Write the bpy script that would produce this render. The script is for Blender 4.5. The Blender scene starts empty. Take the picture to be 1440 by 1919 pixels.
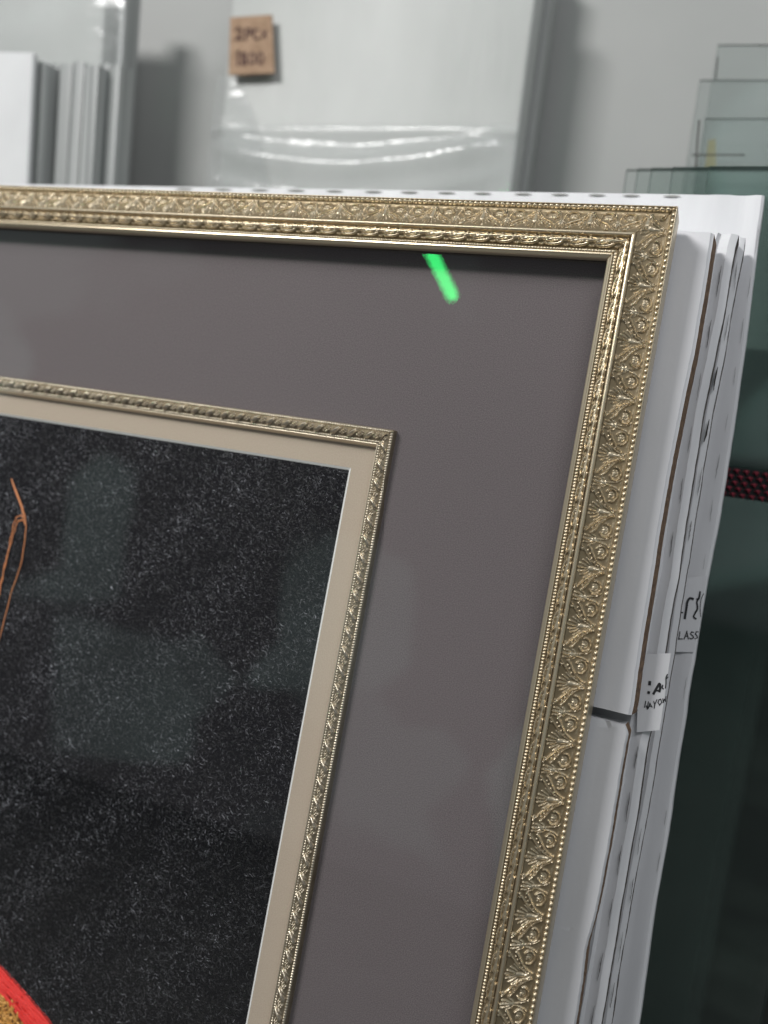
import bpy, math, random
import numpy as np
from mathutils import Matrix, Vector
random.seed(7); RNG = np.random.default_rng(7)
sc = bpy.context.scene
COL = sc.collection
S = 0.045                                   # one moulding width in metres
LEAN = math.radians(11)
O = np.array([0.0, 0.0, 1.21])              # outer top right corner of the picture frame, at mat level
# plane coordinates of the leaning picture: a right, b down, c into the scene (all in moulding widths)
BX = np.array([1.0, 0, 0]); BD = np.array([0, -math.sin(LEAN), -math.cos(LEAN)]); BI = np.array([0, math.cos(LEAN), -math.sin(LEAN)])
def w3(a, b, c): return O + S * (a * BX + b * BD + c * BI)
# ---------------------------------------------------------------- camera
RC = np.array([[0.91959183, -0.18209646, 0.34812604], [0.16056026, 0.98291325, 0.09001084], [-0.35856835, -0.02687802, 0.93311645]])
CC = np.array([1.42609801, 6.3586411, -15.04810741]); FPX = 1600.16
def tow(v): return v[0] * BX + v[1] * BD + v[2] * BI
cr, cu, cb = tow(RC[0]), -tow(RC[1]), -tow(RC[2]); cp = w3(*CC)
cam = bpy.data.cameras.new('camera'); camo = bpy.data.objects.new('camera', cam); COL.objects.link(camo); sc.camera = camo
camo.matrix_world = Matrix([[cr[0], cu[0], cb[0], cp[0]], [cr[1], cu[1], cb[1], cp[1]], [cr[2], cu[2], cb[2], cp[2]], [0, 0, 0, 1]])
cam.sensor_fit = 'HORIZONTAL'; cam.sensor_width = 36; cam.lens = 36 * FPX / 1440; cam.clip_start = 0.02; cam.clip_end = 60
cam.dof.use_dof = True; cam.dof.focus_distance = 15.2 * S; cam.dof.aperture_fstop = 3.7
def ray(px, py):
    d = RC.T @ np.array([(px - 720) / FPX, (py - 959.5) / FPX, 1.0]); return d
def at(px, py, c):                           # the point of the plane c that the picture shows at a pixel
    d = ray(px, py); s = (c - CC[2]) / d[2]; return CC + s * d
def atY(px, py, Y):                          # the same for an upright plane at world depth Y
    d = tow(ray(px, py)); s = (Y - cp[1]) / d[1]; return cp + s * d
# ---------------------------------------------------------------- world and lights
wd = bpy.data.worlds.new('World'); sc.world = wd; wd.use_nodes = True
nt = wd.node_tree; nt.nodes.clear()
wo = nt.nodes.new('ShaderNodeOutputWorld'); bg = nt.nodes.new('ShaderNodeBackground'); nt.links.new(bg.outputs[0], wo.inputs[0])
tc = nt.nodes.new('ShaderNodeTexCoord'); vo = nt.nodes.new('ShaderNodeTexVoronoi'); vo.inputs['Scale'].default_value = 6.5; vo.distance = 'CHEBYCHEV'; vo.feature = 'SMOOTH_F1'; vo.inputs['Smoothness'].default_value = 0.35
nz = nt.nodes.new('ShaderNodeTexNoise'); nz.inputs['Scale'].default_value = 4.0; nz.inputs['Detail'].default_value = 3
mpw = nt.nodes.new('ShaderNodeMapping'); nt.links.new(tc.outputs['Generated'], mpw.inputs['Vector']); mpw.inputs['Rotation'].default_value = (0.2, 0.1, 0.4)
nt.links.new(mpw.outputs[0], vo.inputs['Vector']); nt.links.new(mpw.outputs[0], nz.inputs['Vector'])
cr1 = nt.nodes.new('ShaderNodeValToRGB'); nt.links.new(vo.outputs['Color'], cr1.inputs[0]); cr1.color_ramp.interpolation = 'EASE'
for e, (p, c) in zip([cr1.color_ramp.elements[0], cr1.color_ramp.elements[1]], [(0.0, (0.07, 0.07, 0.08, 1)), (1.0, (1.0, 1.0, 1.03, 1))]): e.position = p; e.color = c
e = cr1.color_ramp.elements.new(0.46); e.color = (0.12, 0.115, 0.12, 1); e = cr1.color_ramp.elements.new(0.62); e.color = (0.46, 0.60, 0.58, 1)
mxw = nt.nodes.new('ShaderNodeMixRGB'); mxw.blend_type = 'MIX'; mxw.inputs[2].default_value = (0.13, 0.13, 0.14, 1)
nt.links.new(nz.outputs[0], mxw.inputs[0]); nt.links.new(cr1.outputs[0], mxw.inputs[1]); nt.links.new(mxw.outputs[0], bg.inputs[0]); bg.inputs[1].default_value = 1.15
def area(name, loc, target, size, power, color=(1, 1, 1), sy=None):
    l = bpy.data.lights.new(name, 'AREA'); l.energy = power; l.color = color; l.shape = 'RECTANGLE'; l.size = size; l.size_y = sy or size
    o = bpy.data.objects.new(name, l); COL.objects.link(o); o.location = loc
    o.rotation_euler = (Vector(target) - Vector(loc)).to_track_quat('-Z', 'Y').to_euler(); return o
area('ceiling_light', (-1.35, -1.75, 2.65), (-0.3, 0.1, 1.0), 0.95, 66, (1.0, 0.985, 0.975), 0.38)
area('ceiling_light', (0.9, -1.3, 2.9), (0, 0, 1.0), 1.2, 22, (0.985, 0.975, 1.0), 0.5)
sc.view_settings.view_transform = 'Standard'; sc.view_settings.look = 'None'; sc.view_settings.exposure = 0.0; sc.view_settings.gamma = 1
sc.cycles.max_bounces = 10; sc.cycles.transparent_max_bounces = 24
# ---------------------------------------------------------------- materials
def mat(name, color, rough=0.6, metal=0.0, spec=0.5):
    m = bpy.data.materials.new(name); m.use_nodes = True; b = m.node_tree.nodes['Principled BSDF']
    b.inputs['Base Color'].default_value = (*color, 1); b.inputs['Roughness'].default_value = rough; b.inputs['Metallic'].default_value = metal
    b.inputs['Specular IOR Level'].default_value = spec
    return m
def texcoord(m, scale=(1, 1, 1)):
    n = m.node_tree.nodes; l = m.node_tree.links
    t = n.new('ShaderNodeTexCoord'); mp = n.new('ShaderNodeMapping'); mp.inputs['Scale'].default_value = scale
    l.new(t.outputs['Object'], mp.inputs['Vector']); return mp.outputs[0]
def mottle(m, c1, c2, scale=10, detail=6, stretch=(1, 1, 1), lo=0.35, hi=0.65):
    n = m.node_tree.nodes; l = m.node_tree.links; b = n['Principled BSDF']
    nn = n.new('ShaderNodeTexNoise'); nn.inputs['Scale'].default_value = scale; nn.inputs['Detail'].default_value = detail
    l.new(texcoord(m, stretch), nn.inputs['Vector']); r = n.new('ShaderNodeValToRGB'); l.new(nn.outputs[0], r.inputs[0])
    r.color_ramp.elements[0].position = lo; r.color_ramp.elements[0].color = (*c1, 1); r.color_ramp.elements[1].position = hi; r.color_ramp.elements[1].color = (*c2, 1)
    l.new(r.outputs[0], b.inputs['Base Color']); return r
def bump(m, scale, strength, dist=0.001, detail=4, stretch=(1, 1, 1)):
    n = m.node_tree.nodes; l = m.node_tree.links; b = n['Principled BSDF']
    nn = n.new('ShaderNodeTexNoise'); nn.inputs['Scale'].default_value = scale; nn.inputs['Detail'].default_value = detail
    l.new(texcoord(m, stretch), nn.inputs['Vector']); bp = n.new('ShaderNodeBump'); bp.inputs['Strength'].default_value = strength; bp.inputs['Distance'].default_value = dist
    l.new(nn.outputs[0], bp.inputs['Height'])
    if b.inputs['Normal'].is_linked: l.new(b.inputs['Normal'].links[0].from_socket, bp.inputs['Normal'])
    l.new(bp.outputs[0], b.inputs['Normal']); return bp
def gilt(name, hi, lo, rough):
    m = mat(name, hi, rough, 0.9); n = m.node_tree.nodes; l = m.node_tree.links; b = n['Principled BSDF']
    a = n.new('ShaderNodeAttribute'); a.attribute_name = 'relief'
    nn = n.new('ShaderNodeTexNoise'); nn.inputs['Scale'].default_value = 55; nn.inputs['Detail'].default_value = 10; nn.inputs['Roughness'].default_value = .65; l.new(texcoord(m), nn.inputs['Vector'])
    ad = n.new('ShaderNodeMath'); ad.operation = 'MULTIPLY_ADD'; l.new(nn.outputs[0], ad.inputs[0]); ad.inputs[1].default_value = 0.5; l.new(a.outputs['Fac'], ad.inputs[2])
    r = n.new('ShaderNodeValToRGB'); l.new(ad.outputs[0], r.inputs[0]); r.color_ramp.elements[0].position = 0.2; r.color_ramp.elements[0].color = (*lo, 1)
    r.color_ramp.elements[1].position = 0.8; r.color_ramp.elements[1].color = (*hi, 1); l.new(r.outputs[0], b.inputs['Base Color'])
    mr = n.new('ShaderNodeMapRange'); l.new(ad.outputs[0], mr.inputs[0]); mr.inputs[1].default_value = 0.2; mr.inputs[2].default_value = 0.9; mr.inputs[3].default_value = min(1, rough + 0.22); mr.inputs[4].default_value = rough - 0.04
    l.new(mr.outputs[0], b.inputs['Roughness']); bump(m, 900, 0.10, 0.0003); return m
M = {}
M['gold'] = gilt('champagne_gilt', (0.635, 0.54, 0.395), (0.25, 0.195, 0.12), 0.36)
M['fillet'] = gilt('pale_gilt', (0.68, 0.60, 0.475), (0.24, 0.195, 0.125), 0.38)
m = M['mat_grey'] = mat('grey_mat_paper', (0.155, 0.14, 0.14), 0.92, spec=0.2); mottle(m, (0.088, 0.076, 0.078), (0.166, 0.142, 0.146), 1300, 2); bump(m, 1600, 0.35, 0.0004)
m = M['mat_beige'] = mat('beige_mat_paper', (0.42, 0.36, 0.29), 0.9, spec=0.2); mottle(m, (0.37, 0.305, 0.24), (0.46, 0.385, 0.305), 1300, 2); bump(m, 1500, 0.3, 0.0003)
M['bevel'] = mat('white_mat_core', (0.8, 0.8, 0.78), 0.8)
m = M['felt'] = mat('black_felt', (0.006, 0.006, 0.008), 0.95, spec=0.1); bump(m, 700, 1.0, 0.003, 6)
m = M['fibre'] = mat('felt_fibre', (0.04, 0.04, 0.046), 0.55, spec=0.35)
a_ = m.node_tree.nodes.new('ShaderNodeAttribute'); a_.attribute_name = 'tone'; m.node_tree.links.new(a_.outputs['Color'], m.node_tree.nodes['Principled BSDF'].inputs['Base Color'])
M['red'] = mat('red_thread', (0.62, 0.02, 0.015), 0.55); M['gold_thread'] = mat('ochre_thread', (0.50, 0.24, 0.05), 0.5); mottle(M['red'], (0.66, 0.010, 0.008), (0.88, 0.03, 0.018), 900, 4)
mottle(M['gold_thread'], (0.40, 0.16, 0.02), (0.74, 0.40, 0.09), 600, 4)
M['copper'] = mat('copper_thread', (0.72, 0.27, 0.10), 0.5)
def white_board(name, c1, c2, flute):
    m = mat(name, c1, 0.6); mottle(m, c1, c2, 3.0, 5, (flute, 1.6, 1), 0.3, 0.7); bump(m, 10, 0.2, 0.0015, 3, (flute, 0.5, 1)); bump(m, 240, 0.12, 0.0006, 6); return m
M['board'] = white_board('white_cardboard', (0.54, 0.54, 0.56), (0.64, 0.64, 0.66), 9)
M['board2'] = white_board('pale_cardboard', (0.53, 0.53, 0.545), (0.65, 0.65, 0.67), 12)
M['sticker'] = mat('sticker_paper', (0.66, 0.66, 0.68), 0.55)
m = M['kraft'] = mat('brown_board_edge', (0.15, 0.085, 0.045), 0.9); mottle(m, (0.09, 0.05, 0.03), (0.23, 0.14, 0.08), 260, 4)
M['seam'] = mat('dark_board_edge', (0.07, 0.058, 0.05), 0.9)  # dark brown edge strip along the thin carton seams
M['dark'] = mat('hole_shadow_and_tape', (0.03, 0.026, 0.022), 0.9); M['slit'] = mat('slit_shadow_board', (0.10, 0.095, 0.09), 0.9); M['ink'] = mat('black_ink', (0.012, 0.012, 0.014), 0.6); M['slot_grey'] = mat('slot_shadow_grey', (0.26, 0.26, 0.25), 0.9)  # slot and slit tones stand for shade in openings; dark one also serves tape
m = M['wall'] = mat('painted_wall', (0.35, 0.355, 0.345), 0.85); mottle(m, (0.325, 0.333, 0.324), (0.372, 0.376, 0.366), 2.2); bump(m, 120, 0.12, 0.001)
m = M['floor'] = mat('dark_floor', (0.10, 0.10, 0.098), 0.7); mottle(m, (0.08, 0.08, 0.078), (0.13, 0.13, 0.125), 6)
m = M['wrap'] = mat('wrapped_paper', (0.55, 0.56, 0.54), 0.6, spec=0.25); mottle(m, (0.38, 0.392, 0.378), (0.50, 0.508, 0.495), 3.2, 4, (1.4, 1, 0.7), 0.3, 0.7); bump(m, 14, 0.7, 0.007, 5, (1.3, 1, 0.35)); m.node_tree.nodes['Principled BSDF'].inputs['Coat Weight'].default_value = 0.0
m = M['wrap_side'] = mat('wrapped_edge', (0.36, 0.37, 0.36), 0.5); mottle(m, (0.22, 0.23, 0.222), (0.33, 0.338, 0.33), 4, 4, (20, 20, 0.3))
M['paper'] = mat('white_paper', (0.66, 0.665, 0.67), 0.7); mottle(M['paper'], (0.5, 0.505, 0.51), (0.6, 0.605, 0.61), 4)
m = M['tag'] = mat('kraft_card', (0.30, 0.20, 0.13), 0.85); mottle(m, (0.27, 0.175, 0.11), (0.35, 0.235, 0.155), 60)
M['tag_ink'] = mat('brown_marker', (0.08, 0.035, 0.035), 0.8)
M['edge_grey'] = mat('stacked_glass_edge', (0.28, 0.30, 0.29), 0.35); mottle(M['edge_grey'], (0.19, 0.20, 0.197), (0.42, 0.43, 0.425), 5, 5, (26, 26, 0.25), 0.3, 0.7)
M['yellow'] = mat('yellow_tape', (0.42, 0.34, 0.14), 0.7); M['pane_edge'] = mat('pane_edge', (0.24, 0.27, 0.26), 0.3)
M['backdrop'] = mat('black_backdrop', (0.006, 0.008, 0.0075), 0.7); mottle(M['backdrop'], (0.003, 0.004, 0.004), (0.075, 0.085, 0.072), 4.5, 3, (1, 1, 2.4), 0.45, 0.75)  # near-black mottle standing for the shaded space behind the green glass
M['strap_black'] = mat('black_webbing', (0.008, 0.007, 0.009), 0.8); M['strap_red'] = mat('dark_red_thread', (0.22, 0.012, 0.03), 0.7)
def clear(name, tint, ior=1.5, rough=0.0, haze=0.0, hz=(0.6, 0.62, 0.62)):
    m = bpy.data.materials.new(name); m.use_nodes = True; n = m.node_tree.nodes; l = m.node_tree.links; n.clear()
    o = n.new('ShaderNodeOutputMaterial'); t = n.new('ShaderNodeBsdfTransparent'); t.inputs[0].default_value = (*tint, 1)
    g = n.new('ShaderNodeBsdfGlossy'); g.inputs['Roughness'].default_value = rough; f = n.new('ShaderNodeFresnel')
    ge = n.new('ShaderNodeNewGeometry'); mr = n.new('ShaderNodeMapRange'); l.new(ge.outputs['Backfacing'], mr.inputs[0]); mr.inputs[3].default_value = ior; mr.inputs[4].default_value = 1 / ior; l.new(mr.outputs[0], f.inputs[0])   # a thin pane reflects alike from both sides
    mx = n.new('ShaderNodeMixShader'); l.new(f.outputs[0], mx.inputs[0]); l.new(g.outputs[0], mx.inputs[2])
    if haze:
        d = n.new('ShaderNodeBsdfDiffuse'); d.inputs[0].default_value = (*hz, 1); m2 = n.new('ShaderNodeMixShader'); m2.inputs[0].default_value = haze
        l.new(t.outputs[0], m2.inputs[1]); l.new(d.outputs[0], m2.inputs[2]); l.new(m2.outputs[0], mx.inputs[1])
    else: l.new(t.outputs[0], mx.inputs[1])
    l.new(mx.outputs[0], o.inputs[0]); return m
M['glass'] = clear('picture_glass', (1, 1, 1), 1.74)
M['teal_glass'] = clear('teal_glass', (0.938, 0.958, 0.952), 1.28, 0.0, 0.004, (0.10, 0.20, 0.185))
M['teal_edge'] = mat('green_glass_edge', (0.16, 0.22, 0.205), 0.3)
M['pane'] = clear('thin_pane', (0.93, 0.95, 0.945), 1.5, 0.02, 0.07, (0.30, 0.33, 0.32))
M['film'] = clear('plastic_film', (0.97, 0.975, 0.975), 1.7, 0.18, 0.14, (0.62, 0.64, 0.63))
n_ = M['film'].node_tree.nodes; fn = n_.new('ShaderNodeTexNoise'); fn.inputs['Scale'].default_value = 16; fn.inputs['Detail'].default_value = 4; fn.inputs['Distortion'].default_value = 1.2
fbp = n_.new('ShaderNodeBump'); fbp.inputs['Strength'].default_value = 0.55; fbp.inputs['Distance'].default_value = 0.006; M['film'].node_tree.links.new(texcoord(M['film'], (.6, 1, 1.6)), fn.inputs['Vector']); M['film'].node_tree.links.new(fn.outputs[0], fbp.inputs['Height'])
for g_ in n_:
    if g_.bl_idname == 'ShaderNodeBsdfAnisotropic' or g_.type == 'BSDF_GLOSSY': M['film'].node_tree.links.new(fbp.outputs[0], g_.inputs['Normal'])
m = M['lamp'] = bpy.data.materials.new('green_tube_light'); m.use_nodes = True; n = m.node_tree.nodes; n.clear()
o_ = n.new('ShaderNodeOutputMaterial'); e_ = n.new('ShaderNodeEmission'); e_.inputs[0].default_value = (0.055, 1.0, 0.22, 1); e_.inputs[1].default_value = 14.0; m.node_tree.links.new(e_.outputs[0], o_.inputs[0])
# ---------------------------------------------------------------- mesh helpers
def link_mesh(name, V, F, material, parent=None, smooth=False, angle=None, matrix=None):
    me = bpy.data.meshes.new(name); me.from_pydata([tuple(v) for v in V], [], [tuple(f) for f in F]); me.update()
    mats = material if isinstance(material, list) else [material]
    for x in mats: me.materials.append(x)
    if smooth: me.polygons.foreach_set('use_smooth', [True] * len(me.polygons))
    if angle: me.set_sharp_from_angle(angle=math.radians(angle))
    o = bpy.data.objects.new(name, me); COL.objects.link(o)
    if parent: o.parent = parent
    if matrix is not None: o.matrix_world = matrix
    return o
def thing(o, label, cat, group=None):
    o['label'] = label; o['category'] = cat
    if group: o['group'] = group
    return o
def empty(name, loc=(0, 0, 0)):
    o = bpy.data.objects.new(name, None); COL.objects.link(o); o.location = loc; o.empty_display_size = 0.05; return o
# local frame of the picture: x right, y up the picture, z towards the viewer, in metres
PM = Matrix([[1, 0, 0, O[0]], [0, -BD[1], -BI[1], O[1]], [0, -BD[2], -BI[2], O[2]], [0, 0, 0, 1]])
def L(a, b, c): return (a * S, -b * S, -c * S)      # plane coordinates -> that local frame
def leaning(name): o = empty(name); o.matrix_world = PM; return o
def boxmesh(p0, p1):
    x0, y0, z0 = p0; x1, y1, z1 = p1
    V = [(x, y, z) for x in (x0, x1) for y in (y0, y1) for z in (z0, z1)]
    return V, [(0, 1, 3, 2), (4, 6, 7, 5), (0, 4, 5, 1), (2, 3, 7, 6), (0, 2, 6, 4), (1, 5, 7, 3)]
def box(name, p0, p1, material, parent=None, bevel=0.0):
    V, F = boxmesh(p0, p1); o = link_mesh(name, V, F, material, parent)
    if bevel:
        b = o.modifiers.new('bevel', 'BEVEL'); b.width = bevel; b.segments = 3; o.data.polygons.foreach_set('use_smooth', [True] * 6)
    return o
def tube_mesh(pts, r, seg=6, caps=True):
    pts = [Vector(p) for p in pts]; V = []; F = []; rr = r if isinstance(r, (list, tuple, np.ndarray)) else [r] * len(pts)
    up = Vector((0.13, 0.21, 0.97))
    for i, p in enumerate(pts):
        t = (pts[min(i + 1, len(pts) - 1)] - pts[max(i - 1, 0)]).normalized(); a = t.cross(up).normalized(); b = t.cross(a)
        for k in range(seg):
            an = 2 * math.pi * k / seg; V.append(p + a * math.cos(an) * rr[i] + b * math.sin(an) * rr[i])
    for i in range(len(pts) - 1):
        for k in range(seg): F.append((i * seg + k, i * seg + (k + 1) % seg, (i + 1) * seg + (k + 1) % seg, (i + 1) * seg + k))
    if caps: F.append(tuple(range(seg - 1, -1, -1))); F.append(tuple((len(pts) - 1) * seg + k for k in range(seg)))
    return V, F
def smooth_path(P, n):
    P = np.array(P, float); t = np.linspace(0, len(P) - 1, n); out = []
    for u in t:
        i = min(int(u), len(P) - 2); f = u - i; p0 = P[max(i - 1, 0)]; p1 = P[i]; p2 = P[i + 1]; p3 = P[min(i + 2, len(P) - 1)]
        out.append(0.5 * (2 * p1 + (p2 - p0) * f + (2 * p0 - 5 * p1 + 4 * p2 - p3) * f * f + (3 * p1 - p0 - 3 * p2 + p3) * f ** 3))
    return np.array(out)
# ---------------------------------------------------------------- ornament height fields (moulding widths)
def stroke(H, A, B, P, r, h, n=26, taper=None):
    """raise a rounded ridge along the path P (a, b); r = half width at start, end; h = height"""
    Q = smooth_path(P, n); r0, r1 = (r if isinstance(r, tuple) else (r, r))
    for i in range(len(Q)):
        f = i / (len(Q) - 1); rad = r0 + (r1 - r0) * f
        if taper: rad *= math.sin(math.pi * (0.12 + 0.80 * f)) ** 0.6
        d2 = ((A - Q[i, 0]) ** 2 + (B - Q[i, 1]) ** 2) / (rad * rad)
        np.maximum(H, h * np.sqrt(np.clip(1 - d2, 0, 1)) * min(1.0, rad / 0.014 + 0.25), out=H)
PER = 0.9726; B0, B1 = 0.118, 0.565          # ornament band from b = 1 (outer) to b = 0 (inner)
NT, NB = 120, 64
def band_tile():
    a = (np.arange(NT) / NT - 0.5) * PER; c = np.linspace(0, 1, NB); A, C_ = np.meshgrid(a, c, indexing='ij'); WD = 0.50; Bc = C_ * WD
    H = np.zeros_like(A)
    def both(P, *args, **kw):
        P = [(p[0], p[1] * WD) for p in P]
        for s in (1, -1):
            for sh in (-PER, 0, PER): stroke(H, A, Bc, [(s * p[0] + sh, p[1]) for p in P], *args, **kw)
    both([(.02, .90), (.06, .70), (.11, .50), (.19, .33), (.27, .20), (.335, .085), (.365, .03), (.345, -.01), (.31, .03), (.30, .08)], (.013, .0165), .044, n=44)
    both([(.045, .93), (.09, .75), (.155, .585), (.25, .45), (.33, .35), (.375, .27)], (.012, .020), .046, n=30)
    for p, r in [((.295, .275), .015), ((.24, .355), .014), ((.175, .445), .012), ((.12, .57), .010), ((.085, .68), .008)]: both([p, (p[0] + .003, p[1])], r, .026, n=2)
    arc = []
    for k in range(13):
        t = math.radians(140 - k * 22); arc.append((.300 + .092 * math.sin(t), .735 + .165 * math.cos(math.radians(180) - t) * -1 * -1))
    arc = [(.298 + .108 * math.sin(math.radians(th)), .725 + .19 * math.cos(math.radians(th))) for th in range(150, -118, -20)]
    both(arc, (.017, .012), .044, n=46)
    arc = [(.300 + .050 * math.sin(math.radians(th)), .72 + .085 * math.cos(math.radians(th))) for th in range(120, -100, -20)]
    both(arc, .008, .020, n=20)
    both([(.30, .66), (.30, .76)], (.018, .008), .026, n=6); both([(.26, .64), (.285, .72)], (.011, .006), .02, n=5); both([(.34, .64), (.315, .72)], (.011, .006), .02, n=5)
    both([(.486, .20), (.476, .38), (.468, .56), (.452, .70), (.43, .84), (.39, .95)], (.012, .011), .034, n=30)
    both([(.486, .40), (.486, .02)], (.024, .017), .042, n=14, taper=True); both([(.470, .40), (.435, .22), (.425, .07)], (.020, .015), .040, n=14, taper=True)
    both([(.478, .48), (.425, .40), (.395, .25)], (.014, .012), .03, n=12, taper=True)
    both([(0, .34), (0, .17), (0, -.02)], (.012, .020), .044, n=16, taper=True)
    both([(.026, .36), (.050, .22), (.068, .06)], (.011, .015), .036, n=16, taper=True)
    both([(.052, .42), (.092, .29), (.128, .15)], (.011, .015), .034, n=16, taper=True)
    both([(.072, .49), (.122, .38), (.172, .26)], (.010, .013), .030, n=16, taper=True)
    both([(0, .62), (0, .44)], (.034, .040), .020, n=8)
    both([(.0, .74), (.0, .58)], (.030, .016), .030, n=6)
    for q in (-.06, -.035, -.012, .012, .035, .06): both([(q * .6, .80), (q, .97)], .0075, .020, n=7)
    for q in (.16, .19, .22, .41, .44): both([(q, .95), (q + .02, .985)], .008, .014, n=3)
    return H
TILE = band_tile()
ROPE_P, RB0, RB1 = 0.441, 0.665, 0.825
def rope_tile():
    a = (np.arange(96) / 96) * ROPE_P; c = np.linspace(0, 1, 40) * (RB1 - RB0); A, Bc = np.meshgrid(a, c, indexing='ij'); H = np.zeros_like(A); w = RB1 - RB0
    def leaf(P, r, h, n=20):
        for sh in (-ROPE_P, 0, ROPE_P): stroke(H, A, Bc, [(p[0] + sh, p[1] * w) for p in P], r, h, n, taper=True)
    leaf([(-.02, .30), (.10, .36), (.22, .46), (.33, .62)], .034, .046); leaf([(.20, .30), (.30, .30), (.40, .36), (.47, .48)], .026, .046)
    leaf([(.03, .62), (.13, .84), (.25, .90), (.36, .76)], .024, .040); leaf([(.34, .80), (.40, .92), (.46, .84)], .014, .026)
    leaf([(.06, .10), (.16, .06), (.27, .12)], .020, .046); leaf([(.28, .10), (.36, .06), (.46, .10)], .016, .042)
    leaf([(.10, .52), (.16, .62), (.24, .68)], .012, .056); leaf([(.24, .42), (.32, .46), (.38, .56)], .010, .058); leaf([(.00, .44), (.05, .52), (.10, .60)], .010, .050)
    return H
ROPE = rope_tile()
def samp(T, fu, fv):
    nu, nv = T.shape; x = (fu % 1.0) * nu; i = np.floor(x).astype(int); fx = x - i; i0 = i % nu; i1 = (i + 1) % nu
    y = np.clip(fv, 0, 1) * (nv - 1); j = np.minimum(np.floor(y).astype(int), nv - 2); fy = y - j
    return (T[i0, j] * (1 - fx) + T[i1, j] * fx) * (1 - fy) + (T[i0, j + 1] * (1 - fx) + T[i1, j + 1] * fx) * fy
def beads(U, V, vc, hw, step, h):
    uu = ((U / step) % 1.0 - .5) * step; d2 = (uu / (step * .47)) ** 2 + ((V - vc) / hw) ** 2
    return h * np.sqrt(np.clip(1 - d2, 0, 1))
# frame moulding: v from 0 (outer) to 1 (sight edge), height above the mat
PROF = np.array([(0, .335), (.006, .352), (.018, .355), (.024, .335), (.098, .300), (.112, .288), (.16, .300), (.30, .375), (.42, .45), (.52, .53), (.562, .565), (.568, .548), (.575, .590),
                 (.590, .612), (.612, .618), (.630, .612), (.642, .596), (.646, .566), (.664, .520), (.70, .515), (.76, .500), (.81, .475), (.828, .455), (.835, .470), (.842, .452), (.905, .452), (.912, .475),
                 (.935, .478), (.945, .462), (.985, .440), (.996, .425), (1.0, .405)])
def frame_height(U, V):
    h = np.interp(V, PROF[:, 0], PROF[:, 1])
    sg = -1 if FLIP[0] else 1; r = samp(TILE, (U - .4386) / PER + .5, (B1 - V) / (B1 - B0)); m = np.clip((V - B0) / .02, 0, 1) * np.clip((B1 - V) / .008, 0, 1); r = r * m
    q = samp(ROPE, U / ROPE_P, (V - RB0) / (RB1 - RB0)); inr = ((V > RB0) & (V < RB1)); q = q * inr * 1.15
    b1 = beads(U, V, .062, .034, .1, .042); b2 = beads(U, V, .874, .026, .056, .026)
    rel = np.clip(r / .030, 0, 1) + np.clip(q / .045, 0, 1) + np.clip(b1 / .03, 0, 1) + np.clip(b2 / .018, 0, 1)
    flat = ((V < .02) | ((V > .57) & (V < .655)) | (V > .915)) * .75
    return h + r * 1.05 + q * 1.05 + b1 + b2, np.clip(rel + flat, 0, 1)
# fillet moulding around the inner window
SPN = 0.355
FPROF = np.array([(0, .02), (.004, .150), (.012, .165), (.075, .170), (.085, .180), (.14, .215), (.19, .205), (.235, .175), (.245, .160), (.30, .155), (.306, .165), (.318, .165), (.322, .13), (.365, .035), (.371, .012)])
def spin_tile():
    a = (np.arange(72) / 72) * SPN; w = .17; c = np.linspace(0, 1, 36) * w; A, Bc = np.meshgrid(a, c, indexing='ij'); H = np.zeros_like(A)
    def st(P, r, h, n=16, taper=True):
        for sh in (-SPN, 0, SPN): stroke(H, A, Bc, [(p[0] + sh, p[1] * w) for p in P], r, h, n, taper=taper)
    st([(.02, .95), (.07, .70), (.13, .35), (.19, .04)], .030, .050, 22); st([(.07, .96), (.12, .66), (.19, .30), (.235, .10)], .013, .036, 18)
    st([(-.01, .80), (.04, .48), (.10, .12)], .010, .030, 16)
    for p in [(.245, .55), (.285, .40), (.285, .68), (.32, .55), (.25, .80), (.30, .20), (.33, .30), (.21, .72)]: st([p, (p[0] + .002, p[1])], .017, .030, 2, False)
    return H
SPIN = spin_tile()
def fillet_height(U, V):
    h = np.interp(V, FPROF[:, 0], FPROF[:, 1]); q = samp(SPIN, (1 if FLIP[0] else -1) * U / SPN, (V - .078) / .165) * ((V > .078) & (V < .243))
    b1 = beads(U, V, .044, .028, .050, .028); b2 = beads(U, V, .272, .022, .050, .022)
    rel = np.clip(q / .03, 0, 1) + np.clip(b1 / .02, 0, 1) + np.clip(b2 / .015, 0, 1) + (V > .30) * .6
    return h + q * 1.3 + b1 + b2, np.clip(rel, 0, 1)
def vsamples(prof, n):
    v = set(np.round(np.linspace(prof[0, 0], prof[-1, 0], n), 5)) | set(np.round(prof[:, 0], 5)); return np.array(sorted(v))
FLIP = [False]
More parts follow.
